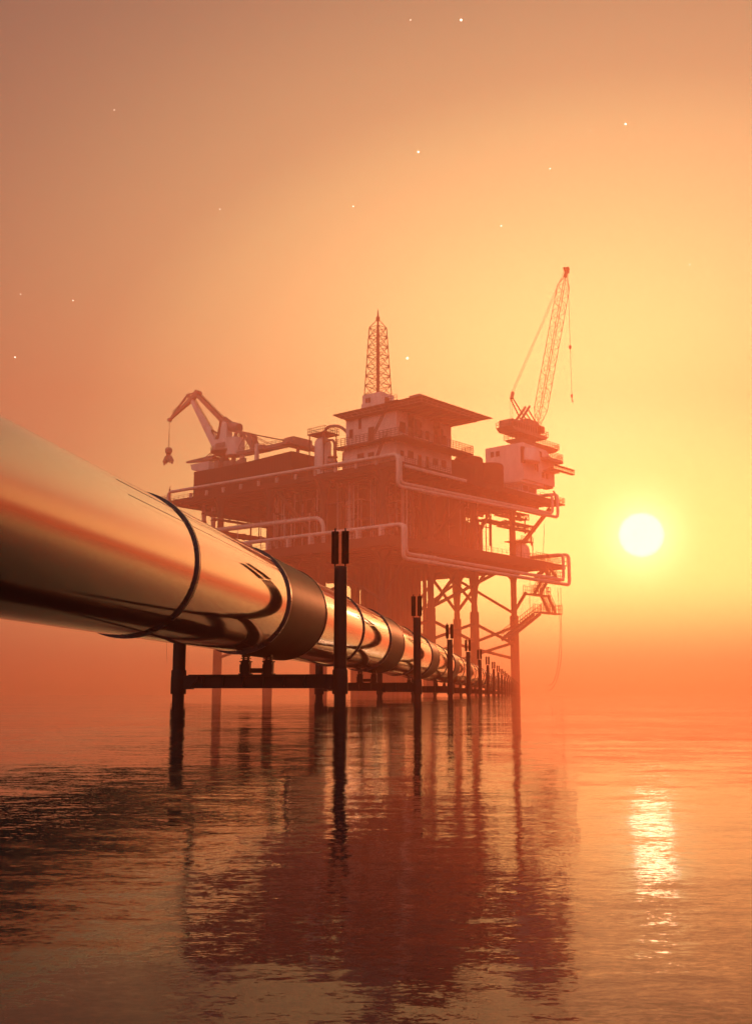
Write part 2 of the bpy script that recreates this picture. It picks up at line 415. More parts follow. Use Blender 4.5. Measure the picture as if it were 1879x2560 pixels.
# braces between the decks
brace((0, 56.5, 82), (0, 32, 58), .8, 'deck_brace'); brace((31, 0, 60.9), (47.8, 0, 74.6), .7, 'deck_brace'); brace((47.8, 0, 74.6), (56, 0, 82), .7, 'deck_brace')
brace((85.7, 0, 58.5), (116, 0, 82.6), .95, 'deck_brace'); brace((57.1, 0, 60), (74, 0, 82), .6, 'deck_brace')
brace((85.7, 89.3, 58), (85.7, 65, 82), .6, 'deck_brace'); brace((85.7, 29.8, 60), (85.7, 50, 82), .6, 'deck_brace')
# decks
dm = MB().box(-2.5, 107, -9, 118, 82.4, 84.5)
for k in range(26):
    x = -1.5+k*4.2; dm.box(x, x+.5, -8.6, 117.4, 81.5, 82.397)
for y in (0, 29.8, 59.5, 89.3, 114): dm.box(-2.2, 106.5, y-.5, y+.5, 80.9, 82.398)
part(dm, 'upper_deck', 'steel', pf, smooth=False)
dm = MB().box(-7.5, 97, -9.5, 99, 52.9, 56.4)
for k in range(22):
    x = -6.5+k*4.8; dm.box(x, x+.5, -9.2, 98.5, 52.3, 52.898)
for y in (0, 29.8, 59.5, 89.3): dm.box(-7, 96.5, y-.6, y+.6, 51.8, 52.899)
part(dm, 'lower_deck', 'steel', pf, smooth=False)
gm = MB()     # plated well bay and bulkheads between the decks
gm.box(14, 72, 27, 29, 56.5, 81); gm.box(14, 16, 29, 70, 56.5, 82); gm.box(30, 66, 66, 68, 56.5, 82.3)
gm.box(34, 62, 8, 9, 60, 82.3); gm.box(58, 80, 20, 36, 56.5, 79)
part(gm, 'bulkhead', 'steel_mid', pf, smooth=False)
k = 0
for i in range(8):
    for j in range(7):
        x = 36.5+i*3.3+rnd.uniform(-.3, .3); y = 27.5+j*3.3+rnd.uniform(-.3, .3)
        part(MB().lathe(x, y, [(rnd.choice((.7, .9, 1.05)), -6), (.85, 52.4)], 10), 'well_conductor', 'steel_mid', pf)
# walkway and railing along deck edges
rm = MB(); rm.rail([(-2.3, -8.8, 84.5), (-2.3, 117.8, 84.5)], 1.6, 3.2, .05); rm.rail([(44, -8.8, 84.5), (106.6, -8.8, 84.5), (106.6, 40, 84.5)], 1.9, 3, .05)
part(rm, 'upper_railing', 'lattice', pf, smooth=False)
rm = MB(); rm.rail([(-7.3, 98, 56.4), (-7.3, -9.2, 56.4), (96.6, -9.2, 56.4), (96.6, 60, 56.4)], 2.0, 3.2, .05)
part(rm, 'lower_railing', 'lattice', pf, smooth=False)

# ------------------------------------------------------------------ process pipes round the decks
def pipe_run(pts, r, label, sup=(), rings=(), name='process_pipe', mat='pipe_paint', rad=2.2):
    t = thing(name, label, 'pipe', pts[0], 'rig', 'large pale process pipes clamped round the deck edges')
    part(MB().path(bend(pts, rad), r, 14), 'pipe', mat, t)
    for s in sup:
        part(MB().box(*s), 'bracket', mat, t, smooth=False)
    if rings:
        for c, ax in rings:
            h = .28; c = Vector(c); d = Vector((1, 0, 0)) if ax == 'x' else Vector((0, 1, 0))
            part(MB().tube(c-d*h, c+d*h, r*1.28, n=14), 'clamp', mat, t)
    return t
def RX(x0, n, y, z, st=2.2): return [((x0+i*st, y, z), 'x') for i in range(n)]
pipe_run([(-3.8, 120, 79), (-3.8, 120, 88), (-3.8, -10.6, 86.2), (-3.8, -10.6, 74.4), (105.6, -10.6, 76.5), (105.6, -10.6, 86.9), (105.6, 30, 86.9)], .68,
         'outer pale pipe round the upper deck with the longest loop',
         sup=[(-3.2, -2.3, y-.55, y+.55, 83.9, 86.0) for y in (0.5, 10.5, 21, 31.7, 42.3, 52.9, 63.5, 74.2, 85, 95.6, 106)],
         rings=RX(9, 6, -10.6, 74.55)+RX(84, 5, -10.6, 76.1))
pipe_run([(-1.4, 30, 86.5), (-1.4, -9.9, 86.5), (-1.4, -9.9, 76.0), (102.4, -9.9, 77.8), (102.4, -9.9, 86.4), (102.4, 30, 86.4)], .62,
         'inner pale pipe on the upper deck edge, just above its outer neighbour', rings=RX(11, 5, -9.9, 76.2)+RX(83, 4, -9.9, 77.5))
pipe_run([(-6.6, 99, 57), (-6.6, 99, 60.6), (-4.5, -13.6, 60.2), (-4.5, -13.6, 47.9), (108.6, -13.6, 46.9), (108.6, -13.6, 60.2), (108.6, 20, 60.2)], .74,
         'outer pale pipe round the lower deck, lowest loop of the platform',
         sup=[(-7.4, -5.2, y-.55, y+.55, 56.4, 59.7) for y in (-5, 6, 18, 30.1, 42, 53.3, 64.5, 76, 88)],
         rings=RX(4, 6, -13.6, 47.85)+RX(88, 6, -13.6, 47.1))
pipe_run([(-2.0, 20, 60.4), (-2.0, -12.8, 60.4), (-2.0, -12.8, 49.9), (105.2, -12.8, 48.8), (105.2, -12.8, 60.0), (105.2, 20, 60.0)], .66,
         'inner pale pipe below the lower deck edge, inside the lowest loop', rings=RX(6, 5, -12.8, 49.85)+RX(87, 5, -12.8, 49.0))
rp_ = thing('ribbed_pipe', 'ribbed pale duct bending down between the decks on the left side', 'pipe', (-3, 84, 56.4))
part(MB().path(bend([(-3, 97, 68.2), (-3, 26.8, 67.0), (-3, 26.8, 56.6)], 5, 8), .85, 14), 'pipe', 'pipe_paint', rp_)
rb = MB()
for k in range(44):
    y = 96-k*1.45; rb.tube((-3, y-.18, 67.1+(y-26.8)*.0171), (-3, y+.18, 67.1+(y-26.8)*.0171), 1.0, n=12)
part(rb, 'rib', 'pipe_paint', rp_)
for y in (33, 46.5, 60, 73.7):
    part(MB().bar((-4.3, y, 56.4), (-4.3, y, 69.2), .22), 'hanger_post', 'pipe_paint', rp_)

# ------------------------------------------------------------------ accommodation building
bd = thing('accommodation_building', 'pale two-storey accommodation block under a wide flat helideck roof', 'building', (16, 6, 84.5))
part(MB().box(0, 33.5, -7, 19.3, 83.7, 92.6), 'lower_wall', 'wall', bd, smooth=False)
part(MB().box(.01, 33.49, -6.99, 18.2, 93.4, 104.3), 'upper_wall', 'wall', bd, smooth=False)
def win(par, nm, x0, z0, x1, z1, plane, side='R', mat='glass', fr=True):
    f = MB(); g = .22
    def bx(a0, a1, c0, c1, d0, d1):
        return (a0, a1, plane-d1, plane-d0, c0, c1) if side == 'R' else (plane-d1, plane-d0, a0, a1, c0, c1)
    f.box(*bx(x0-g, x0, z0-g, z1+g, -.05, .22)); f.box(*bx(x1, x1+g, z0-g, z1+g, -.05, .22))
    f.box(*bx(x0, x1, z0-g, z0, -.05, .22)); f.box(*bx(x0, x1, z1, z1+g, -.05, .22))
    o = part(f, nm, 'steel_mid', par, smooth=False)
    part(MB().box(*bx(x0, x1, z0, z1, -.05, .06)), 'pane' if nm == 'window' else 'panel', mat, o, smooth=False)
for q in ((6.7, 87.3, 9.4, 89.7), (21.7, 87.1, 24.4, 89.3), (27.1, 87, 29.6, 89.4), (2.3, 87.4, 3.7, 88.9), (1.9, 96.5, 4.6, 99.8), (13.1, 96.2, 14.5, 99), (17.6, 96.2, 19, 99.1), (27.3, 96.2, 29.9, 99.3)):
    win(bd, 'window', *q, -7, 'R')
for q in ((12.8, 83.9, 14.2, 89.1), (17.5, 83.9, 18.8, 89.2)): win(bd, 'door', *q, -7, 'R')
for q in ((6.8, 93.8, 9.5, 104.1), (22.2, 93.8, 26, 104.1)): win(bd, 'shutter', *q, -7, 'R')
for q in ((14.8, 97.1, 16.1, 100), (9.2, 88.4, 12, 89.9), (4.2, 88.4, 6.6, 89.6)): win(bd, 'window', *q, 0, 'L')
win(bd, 'door', 4.1, 94, 6.5, 99.3, 0, 'L'); win(bd, 'shutter', 10.6, 99.9, 11.4, 104, 0, 'L')
for q in ((10.2, 12.3, -8.4, -7, 96.6, 102.4), (13, 13.8, -8, -7, 99.8, 101.8), (24.6, 26.5, -8.3, -7.05, 98.2, 101.4)):
    part(MB().box(*q), 'wall_locker', 'crane_paint', bd, smooth=False)
wk = MB().box(-3.5, 40, -13, -6.9, 92.7, 93.3); wk.box(-3.5, .02, -6.9, 21.6, 92.7, 93.3)
for k in range(28):
    y0 = -12.6+.0*k; x = -3+k*1.55; wk.box(x, x+.35, -12.8, -7, 92.2, 92.698)
for k in range(18):
    y = -6+k*1.5; wk.box(-3.3, -.1, y, y+.35, 92.25, 92.699)
wy = part(wk, 'walkway', 'steel_mid', bd, smooth=False)
part(MB().rail([(-3.4, 21.4, 93.3), (-3.4, -12.9, 93.3), (39.9, -12.9, 93.3), (39.9, -7.2, 93.3)], 3.0, 1.9, .085, mid=(1, .45, 1.5)), 'railing', 'lattice', wy, smooth=False)
lw = MB().box(1.5, 40, -9.6, -7.01, 82.9, 83.5)
for k in range(30): lw.box(2+k*1.28, 2.5+k*1.28, -9.62, -7.1, 82.4, 82.898)
lo = part(lw, 'lower_walkway', 'wall', bd, smooth=False)
part(MB().rail([(1.6, -9.5, 83.5), (33.6, -9.5, 83.5)], 2.9, 1.5, .075, mid=(1, .5, 1.5)), 'railing', 'lattice', lo, smooth=False)
# helideck: outer safety netting rising outward round a flat deck
hd = MB()
lo4 = [(-2.2, -20.5, 104.4), (34, -20.5, 104.4), (34, 18.4, 104.4), (-2.2, 18.4, 104.4)]
hi4 = [(-3.6, -21.8, 106.2), (40.4, -21.8, 106.2), (40.4, 21.6, 106.2), (-3.6, 21.6, 106.2)]
hd.hexa(lo4, hi4)
hl = part(hd, 'helideck', 'steel_mid', bd, smooth=False)
hs = MB(); hs.box(-1.6, 33.4, -19.9, 17.8, 104.15, 104.397)
for k in range(9): x = -1+k*4.2; hs.box(x, x+.4, -19.7, 17.6, 103.7, 104.147)
part(hs, 'soffit_beam', 'steel', hl, smooth=False)
fr = MB()
for k in range(14):
    t = k/13; a = Vector((-2.25, -20.5+38.9*t, 104.5)); c = Vector((-3.7, -21.8+43.4*t, 106.2)); fr.bar(a, c, .28)
    a = Vector((-2.2+36.2*t, -20.55, 104.5)); c = Vector((-3.6+44*t, -21.9, 106.2)); fr.bar(a, c, .28)
for k in (.0, .5, 1.0):
    fr.bar((-2.3-1.4*k, 18.4+3.2*k, 104.5+1.75*k), (-2.3-1.4*k, -20.6-1.3*k, 104.5+1.75*k), .22)
    fr.bar((-2.3-1.4*k, -20.6-1.3*k, 104.5+1.75*k), (34+6.4*k, -20.6-1.3*k, 104.5+1.75*k), .22)
part(fr, 'safety_net_frame', 'crane_paint', hl, smooth=False)
part(MB().box(3, 8.6, -15.5, -10.5, 106.2, 109.4).box(5, 7, -16.3, -15.5, 106.2, 108.9), 'roof_hut', 'crane_paint', bd, smooth=False)
# ladders with landings on the left wall
ld = MB()
def ladder(p, q, w=1.1, n=14, r=.15):
    p = Vector(p); q = Vector(q); u = Vector((0, w/2, 0)); ld.bar(p-u, q-u, r*2); ld.bar(p+u, q+u, r*2)
    for i in range(n):
        c = p+(q-p)*(i+.5)/n; ld.bar(c-u, c+u, r*1.6)
ladder((-4.2, -1, 86.4), (-4.2, -4.8, 94), n=14); ladder((-4.6, .2, 95), (-4.6, -7.6, 106.6), n=20)
ld.box(-5.4, -3.6, -8.2, -3.4, 92.7, 92.95); ld.box(-6, -3.7, -12.2, -6.2, 105.6, 105.9)
ld.rail([(-5.9, -6.4, 105.9), (-5.9, -12, 105.9)], 1.8, 1.4, .06); ld.rail([(-5.3, -3.6, 92.95), (-5.3, -8, 92.95)], 1.8, 1.4, .06)
part(ld, 'access_ladder', 'steel', bd, smooth=False)

# ------------------------------------------------------------------ derrick
TX, TY = 15.8, 15.6
dk = thing('drilling_derrick', 'tall lattice derrick with a white base box rising behind the accommodation roof', 'derrick', (TX, TY, 106.2))
bx_ = MB().box(TX-4.1, TX+4.1, TY-4.6, TY+4.6, 111.2, 117)
bx_.box(TX-4.4, TX+4.4, TY+1.2, TY+4.9, 111.0, 113.4)
part(bx_, 'base_box', 'wall', dk, smooth=False)
bl = MB()
for sx in (-1, 1):
    for sy in (-1, 1):
        bl.bar((TX+sx*3.4, TY+sy*3.8, 106.2), (TX+sx*3.4, TY+sy*3.8, 111.2), .45)
bl.bar((TX-3.4, TY-3.8, 106.2), (TX-3.4, TY+3.8, 111.2), .3); bl.bar((TX-3.4, TY+3.8, 106.2), (TX-3.4, TY-3.8, 111.2), .3)
bl.box(TX-3, TX+3, TY-3, TY+3, 109.6, 111.1)
part(bl, 'base_frame', 'steel_mid', dk, smooth=False)
for y0, z0 in ((-2.6, 113.6), (-1.2, 113.6)):
    win(dk, 'window', TY+y0+3.2, z0, TY+y0+3.8, z0+1.6, TX-4.1, 'L')
for x0 in (-1.8, -.5): win(dk, 'window', TX+x0+1, 113.6, TX+x0+1.6, 115.2, TY-4.6, 'R')
def tw(t):
    h = 3.8-1.35*t; z = 117+28*t
    return [(TX-h, TY-h, z), (TX+h, TY-h, z), (TX+h, TY+h, z), (TX-h, TY+h, z)]
part(MB().lattice(tw, 7, .2, .125), 'lattice_mast', 'lattice', dk)
cn = MB()
for c in tw(1): cn.tube(c, (TX+(c[0]-TX)*.12, TY+(c[1]-TY)*.12, 148.3), .16, n=5)
part(cn, 'mast_head', 'lattice', dk)
part(MB().lathe(TX, TY, [(.62, 117), (.62, 142), (.42, 146), (.35, 147.6), (.75, 148.2), (.8, 149), (.6, 149.6), (.3, 150.2), (.28, 151.6), (.05, 153)], 12), 'central_riser', 'lattice', dk)
rg = MB()
for k in range(22):
    z = 119+k*1.18; rg.bar((TX-.9, TY, z), (TX+.9, TY, z+.25), .12)
part(rg, 'climbing_rungs', 'lattice', dk, smooth=False)

# ------------------------------------------------------------------ silo beside the building
sx, sy = 7.2, 37.2
sl_ = thing('storage_silo', 'pale domed storage silo with a railed platform on top left of the building', 'silo', (sx, sy, 84.5))
part(MB().lathe(sx, sy, [(3.4, 84.5), (3.4, 98.6), (3.2, 99.9), (2.5, 101.1), (1.4, 101.8), (.2, 102)], 28), 'tank_body', 'wall', sl_)
fm = MB()
for dx in (-1, 1):
    for dy in (-1, 1): fm.bar((sx+dx*3.6, sy+dy*3.9, 84.5), (sx+dx*3.6, sy+dy*3.9, 102.6), .35)
fm.box(sx-4.2, sx+4.2, sy-5, sy+4.6, 102.5, 103); part(fm, 'top_platform', 'lattice', sl_, smooth=False)
part(MB().rail([(sx+4.1, sy+4.5, 103), (sx-4.1, sy+4.5, 103), (sx-4.1, sy-4.9, 103), (sx+4.1, sy-4.9, 103), (sx+4.1, sy+4.5, 103)], 2.2, 1.2, .075), 'railing', 'lattice', sl_, smooth=False)
part(MB().path(bend([(sx-2.6, sy-3.2, 98), (sx-2.6, sy-3.2, 104.9), (sx-1, sy-9.5, 105.2), (sx+.5, sy-14, 101), (sx+.5, sy-14, 85)], 3, 6), .62, 12), 'outlet_duct', 'crane_paint', sl_)
part(MB().path(bend([(sx-2.2, sy-3.4, 99.4), (sx-2.2, sy-8.4, 99.4), (sx-2.2, sy-8.4, 85)], 2.4, 6), .5, 10), 'side_duct', 'crane_paint', sl_)

for (x, y, z1, lab) in ((11, 27.6, 96, 'tall brown vessel standing between the silo and the building'), (4, 28.8, 92, 'short vessel in front of the gap between silo and building')):
    v = thing('pressure_vessel', lab, 'vessel', (x, y, 84.5)); part(MB().lathe(x, y, [(1.9, 84.5), (1.9, z1-1.5), (1.3, z1-.4), (.2, z1)], 18), 'vessel_body', 'crane_paint', v)
    h = MB()
    for k in range(3): h.lathe(x, y, [(2.05, 87+k*2.4), (2.05, 87.3+k*2.4)], 18)
    part(h, 'hoop_band', 'lattice', v)

# ------------------------------------------------------------------ dark bulk containers on the upper deck
def container(name, lab, x0, x1, y0, y1, z1, slope=0):
    t = thing(name, lab, 'container', ((x0+x1)/2, (y0+y1)/2, 84.5), 'rig', 'dark steel units on the upper deck')
    b_ = MB().hexa([(x0, y0, 84.5), (x1, y0, 84.5), (x1, y1, 84.5), (x0, y1, 84.5)], [(x0, y0, z1+slope), (x1, y0, z1+slope), (x1, y1, z1), (x0, y1, z1)])
    part(b_, 'container_body', 'dark_box', t, smooth=False)
    r_ = MB(); n = int((y1-y0)/1.6)
    for k in range(n): y = y0+.4+k*(y1-y0-.8)/n; r_.box(x0-.05, x0-.002, y, y+.7, 84.8, z1-.5)
    part(r_, 'corrugation', 'dark_box', t, smooth=False)
    return t
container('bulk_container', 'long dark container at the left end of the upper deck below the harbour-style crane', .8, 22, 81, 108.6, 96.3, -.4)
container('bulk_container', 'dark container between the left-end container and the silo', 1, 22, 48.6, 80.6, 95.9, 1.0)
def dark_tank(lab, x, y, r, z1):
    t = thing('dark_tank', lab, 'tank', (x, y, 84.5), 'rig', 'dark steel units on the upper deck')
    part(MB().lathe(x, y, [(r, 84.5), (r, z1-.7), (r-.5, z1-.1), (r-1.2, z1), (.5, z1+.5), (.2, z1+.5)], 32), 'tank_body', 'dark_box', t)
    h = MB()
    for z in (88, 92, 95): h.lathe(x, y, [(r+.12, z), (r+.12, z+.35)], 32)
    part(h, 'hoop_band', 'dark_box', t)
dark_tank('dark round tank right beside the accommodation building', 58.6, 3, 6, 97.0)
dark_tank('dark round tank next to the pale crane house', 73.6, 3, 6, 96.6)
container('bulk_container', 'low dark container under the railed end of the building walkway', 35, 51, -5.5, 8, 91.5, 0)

# ------------------------------------------------------------------ right-hand crane house
ch = thing('crane_house', 'pale tall machinery house with a bulging cab carrying the lattice crane', 'machinery house', (97, 3, 84.5))
sh = MB(); z0, z1 = 91, 106.8
q = [(84.5, z0), (109.6, z0), (109.6, 100.5), (107.4, 103.6), (103.4, 106.4), (84.5, 106.9)]
n = len(q); sh.add([(a, -7, c) for a, c in q]+[(a, 12.4, c) for a, c in q], [tuple(range(n)), tuple(range(n, 2*n))]+[(i, (i+1) % n, n+(i+1) % n, n+i) for i in range(n)])
part(sh, 'wall', 'wall', ch, smooth=False)
bs = MB().box(86.5, 97.8, -5, 10, 84.5, 91); bs.box(81, 98.2, -7.3, 11, 84.5, 85.6); bs.box(83, 104, -6.4, 11.5, 89.8, 90.9)
part(bs, 'base', 'wall', ch, smooth=False)
for qd in ((87.2, 86, 90.6, 88.6), (92, 86, 96.6, 88.6)): win(ch, 'window', *qd, -5, 'R', mat='steel_mid')
for qd in ((99.4, 93.9, 100.7, 95.8), (102.4, 93.9, 103.8, 95.8), (97.2, 102.8, 99, 104.9)): win(ch, 'window', *qd, -7, 'R')
for qd in ((5.1, 102.7, 6.5, 104.6), (8.1, 102.7, 9.4, 104.6)): win(ch, 'window', *qd, 84.5, 'L')
pod = MB(); ph = []
for z in (98.2, 98.9, 102.8, 104.2):
    rr = {98.2: 3.6, 98.9: 5.2, 102.8: 5.2, 104.2: 4.6}[z]
    ph.append([(89.2+rr*1.15*math.cos(a*PI/14-PI), -7-rr*.8*math.sin(a*PI/14)*1.0+.0, z) for a in range(15)])
vs = [p for r_ in ph for p in r_]; k = 15
fs = [tuple(range(k)), tuple(3*k+i for i in range(k))]+[(r_*k+i, r_*k+i+1, (r_+1)*k+i+1, (r_+1)*k+i) for r_ in range(3) for i in range(k-1)]+[(r_*k, r_*k+k-1, (r_+1)*k+k-1, (r_+1)*k) for r_ in range(3)]
pod.add(vs, fs); part(pod, 'cab_pod', 'wall', ch, ang=50)
for q in ((82.6, 84.4, -8.2, -7, 97.6, 104.6), (91.2, 91.7, -9, -8.5, 95.4, 98.3), (92.8, 93.3, -9, -8.5, 95, 98.3)): part(MB().box(*q), 'pod_bracket', 'steel_mid', ch, smooth=False)
pt = MB().box(98.5, 111.5, -10.5, -7, 101.2, 102.6); pt.box(100, 109, -10, -7, 96.6, 97.2)
pa = part(pt, 'side_platform', 'crane_paint', ch, smooth=False)
part(MB().rail([(101, -10.4, 102.6), (111.4, -10.4, 102.6), (111.4, -7, 102.6)], 2.6, 1.6, .08, mid=(1, .5, 1.4)), 'railing', 'lattice', pa, smooth=False)
gp = MB().box(101, 121, -10.6, -9, 97.6, 98.1); gp.box(101, 117, -13, -12, 98.6, 99.1); gp.rail([(103, -10.6, 98.1), (120.8, -10.6, 98.1)], 1.9, 1.3, .06, mid=(1, .5, 1.4))
for k in range(9): gp.bar((102+k*2, -9.5, 97.6), (103+k*2, -12.5, 98.6), .12)
part(gp, 'gangway', 'lattice', ch, smooth=False)
part(MB().box(101.5, 108.6, -6.8, -3, 90.0, 90.98), 'drain_box', 'steel_mid', ch, smooth=False)

# ------------------------------------------------------------------ right-hand lattice crane
Y0 = -.5
rc = thing('lattice_crane', 'tall pedestal crane with a long lattice jib standing on the pale crane house', 'crane', (98.5, Y0, 106.8))
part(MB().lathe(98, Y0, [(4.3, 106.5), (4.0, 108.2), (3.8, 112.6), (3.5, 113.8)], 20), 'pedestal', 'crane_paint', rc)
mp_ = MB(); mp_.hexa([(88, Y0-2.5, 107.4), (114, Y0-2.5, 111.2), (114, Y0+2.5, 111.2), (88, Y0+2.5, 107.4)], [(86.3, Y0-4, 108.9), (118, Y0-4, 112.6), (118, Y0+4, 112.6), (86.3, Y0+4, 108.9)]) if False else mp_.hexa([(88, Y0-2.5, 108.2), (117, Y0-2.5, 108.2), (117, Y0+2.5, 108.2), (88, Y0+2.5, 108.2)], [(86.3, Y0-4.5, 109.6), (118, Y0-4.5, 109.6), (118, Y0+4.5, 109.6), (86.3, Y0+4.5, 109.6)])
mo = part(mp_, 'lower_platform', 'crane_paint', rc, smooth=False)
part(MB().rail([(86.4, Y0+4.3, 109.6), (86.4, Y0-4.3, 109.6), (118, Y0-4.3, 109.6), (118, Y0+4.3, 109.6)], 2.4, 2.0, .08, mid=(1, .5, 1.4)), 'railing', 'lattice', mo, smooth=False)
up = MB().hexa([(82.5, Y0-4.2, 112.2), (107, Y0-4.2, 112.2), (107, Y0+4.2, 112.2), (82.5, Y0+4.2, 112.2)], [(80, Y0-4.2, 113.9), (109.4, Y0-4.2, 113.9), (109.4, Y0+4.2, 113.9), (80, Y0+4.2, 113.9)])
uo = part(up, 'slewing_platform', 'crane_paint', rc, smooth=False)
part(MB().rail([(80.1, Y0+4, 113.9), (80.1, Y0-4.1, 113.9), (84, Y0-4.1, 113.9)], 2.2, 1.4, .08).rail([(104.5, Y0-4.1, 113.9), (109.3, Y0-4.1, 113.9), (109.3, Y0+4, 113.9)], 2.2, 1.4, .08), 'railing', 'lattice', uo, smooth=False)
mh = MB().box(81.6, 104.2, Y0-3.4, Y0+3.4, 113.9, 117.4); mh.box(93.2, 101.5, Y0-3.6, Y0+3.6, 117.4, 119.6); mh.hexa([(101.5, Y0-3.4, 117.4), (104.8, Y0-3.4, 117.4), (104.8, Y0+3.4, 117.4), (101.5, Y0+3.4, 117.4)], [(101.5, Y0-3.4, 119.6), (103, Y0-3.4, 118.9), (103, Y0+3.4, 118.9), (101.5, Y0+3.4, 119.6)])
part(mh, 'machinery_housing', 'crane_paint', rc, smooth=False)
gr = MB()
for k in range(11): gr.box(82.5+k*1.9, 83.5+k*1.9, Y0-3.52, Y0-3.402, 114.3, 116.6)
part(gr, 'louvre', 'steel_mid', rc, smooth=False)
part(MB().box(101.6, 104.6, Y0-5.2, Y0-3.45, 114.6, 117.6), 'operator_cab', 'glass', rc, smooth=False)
J0 = Vector((106.4, Y0, 117.2)); J1 = Vector((135.3, Y0, 198.5)); jd = (J1-J0).normalized(); jn = Vector((jd.z, 0, -jd.x))
def jib(ta, tb, wa, wb):
    def f(t):
        c = J0+(J1-J0)*(ta+(tb-ta)*t); h = wa+(wb-wa)*t
        return [c+jn*h*.5+Vector((0, h*.5, 0)), c+jn*h*.5-Vector((0, h*.5, 0)), c-jn*h*.5-Vector((0, h*.5, 0)), c-jn*h*.5+Vector((0, h*.5, 0))]
    return f
jm = MB().lattice(jib(0, .13, .7, 4.3), 3, .13, .075, x=False).lattice(jib(.13, .93, 4.3, 4.3), 14, .15, .07, x=False).lattice(jib(.93, 1.0, 4.3, 1.0), 1, .13, .075, x=False)
part(jm, 'lattice_jib', 'lattice', rc)
hm = MB(); hm.bar(J1, J1+jd*3.4, 1.3, 1.7, .8)
hm.tube(J1+jd*4.4+Vector((0, -1, 0)), J1+jd*4.4+Vector((0, 1, 0)), 1.15, n=14)
hm.bar(J1+jd*3.6-jn*2.4, J1+jd*3.9+jn*2.0, .9, .8)
part(hm, 'jib_head', 'lattice', rc, smooth=False)
A = Vector((86.3, Y0, 128.1)); fa = MB()
for s in (-1.4, 1.4):
    fa.bar(A+Vector((0, s*.4, 0)), Vector((97.2, Y0+s, 118.5)), .42); fa.bar(Vector((99.2, Y0+s*.8, 126.7)), Vector((89.3, Y0+s, 116.6)), .8)
    fa.bar(Vector((98.4, Y0+s*.8, 124.6)), Vector((105.7, Y0+s*.5, 119.6)), .4)
fa.bar(A+Vector((.2, 0, -.5)), A+Vector((1.4, 0, 2.8)), 1.1)
part(fa, 'gantry_frame', 'crane_paint', rc, smooth=False)
cb = MB(); T = J1+jd*3.8
for s in (-.5, .5):
    cb.tube(A+Vector((1.0, s, 2.5)), T+Vector((-1, s, 0)), .085, n=4)
    cb.tube(A+Vector((0, s, -.5)), Vector((86.3, Y0+s, 114.3)), .07, n=4)
hx = T.x+1.2
cb.tube((hx, Y0, T.z), (hx+.2, Y0, 139), .09, n=4)
part(cb, 'luffing_rope', 'rope', rc)
hk = MB().lathe(hx+.1, Y0, [(.1, 162.8), (.65, 163.4), (.65, 164.4), (.1, 165)], 10)
hk.lathe(hx+.2, Y0, [(.1, 138.8), (.5, 139.2), (.5, 140.4), (.1, 140.9)], 10)
hk.path([(hx+.2, Y0, 139), (hx+.2, Y0, 137.8), (hx+.9, Y0, 137), (hx+1.4, Y0, 137.6)], .22, 6)
part(hk, 'hook_block', 'lattice', rc)

# ------------------------------------------------------------------ left-hand luffing crane (double-link jib)
Y = 12.0     # local x of the crane's working plane; jib lies along local y
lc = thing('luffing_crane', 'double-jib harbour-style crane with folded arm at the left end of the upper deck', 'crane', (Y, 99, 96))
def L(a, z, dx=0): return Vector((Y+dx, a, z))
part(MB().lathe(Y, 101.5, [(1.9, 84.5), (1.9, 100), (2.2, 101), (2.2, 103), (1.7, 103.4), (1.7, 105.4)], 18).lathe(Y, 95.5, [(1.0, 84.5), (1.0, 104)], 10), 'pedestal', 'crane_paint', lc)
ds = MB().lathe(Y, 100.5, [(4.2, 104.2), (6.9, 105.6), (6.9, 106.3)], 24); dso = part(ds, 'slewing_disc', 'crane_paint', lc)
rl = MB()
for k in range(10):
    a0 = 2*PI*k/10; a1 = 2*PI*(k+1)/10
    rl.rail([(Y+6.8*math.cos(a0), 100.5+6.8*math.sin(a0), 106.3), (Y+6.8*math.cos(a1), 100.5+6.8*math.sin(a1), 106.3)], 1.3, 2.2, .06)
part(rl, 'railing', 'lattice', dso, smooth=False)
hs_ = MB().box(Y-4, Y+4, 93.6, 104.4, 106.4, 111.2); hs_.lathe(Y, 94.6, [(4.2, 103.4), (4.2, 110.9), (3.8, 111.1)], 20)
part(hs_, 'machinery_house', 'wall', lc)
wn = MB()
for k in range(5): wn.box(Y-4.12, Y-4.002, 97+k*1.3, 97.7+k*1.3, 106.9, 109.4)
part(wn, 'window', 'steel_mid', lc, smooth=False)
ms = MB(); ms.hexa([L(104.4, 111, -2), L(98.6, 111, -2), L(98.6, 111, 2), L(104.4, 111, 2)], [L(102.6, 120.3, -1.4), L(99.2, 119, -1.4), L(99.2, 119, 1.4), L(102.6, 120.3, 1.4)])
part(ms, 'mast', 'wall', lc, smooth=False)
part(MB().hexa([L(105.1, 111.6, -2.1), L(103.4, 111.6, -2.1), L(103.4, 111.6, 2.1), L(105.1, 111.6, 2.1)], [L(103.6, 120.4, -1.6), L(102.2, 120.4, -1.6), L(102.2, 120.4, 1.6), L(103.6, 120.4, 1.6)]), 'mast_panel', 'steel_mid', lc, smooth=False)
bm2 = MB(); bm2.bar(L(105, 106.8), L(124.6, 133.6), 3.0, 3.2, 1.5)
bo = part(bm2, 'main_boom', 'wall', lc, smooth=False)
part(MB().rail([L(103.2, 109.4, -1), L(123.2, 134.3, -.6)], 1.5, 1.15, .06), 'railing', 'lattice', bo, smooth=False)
jj = MB(); jj.bar(L(121, 136.4), L(140.6, 127.4), 2.0, 2.1, .9); jj.bar(L(128.2, 137.2), L(140.2, 127.8), .7, .7); jj.bar(L(121.2, 137), L(128.6, 137.2), .7, .6); jj.bar(L(128.2, 137.2), L(124.4, 133.4), .9, .8)
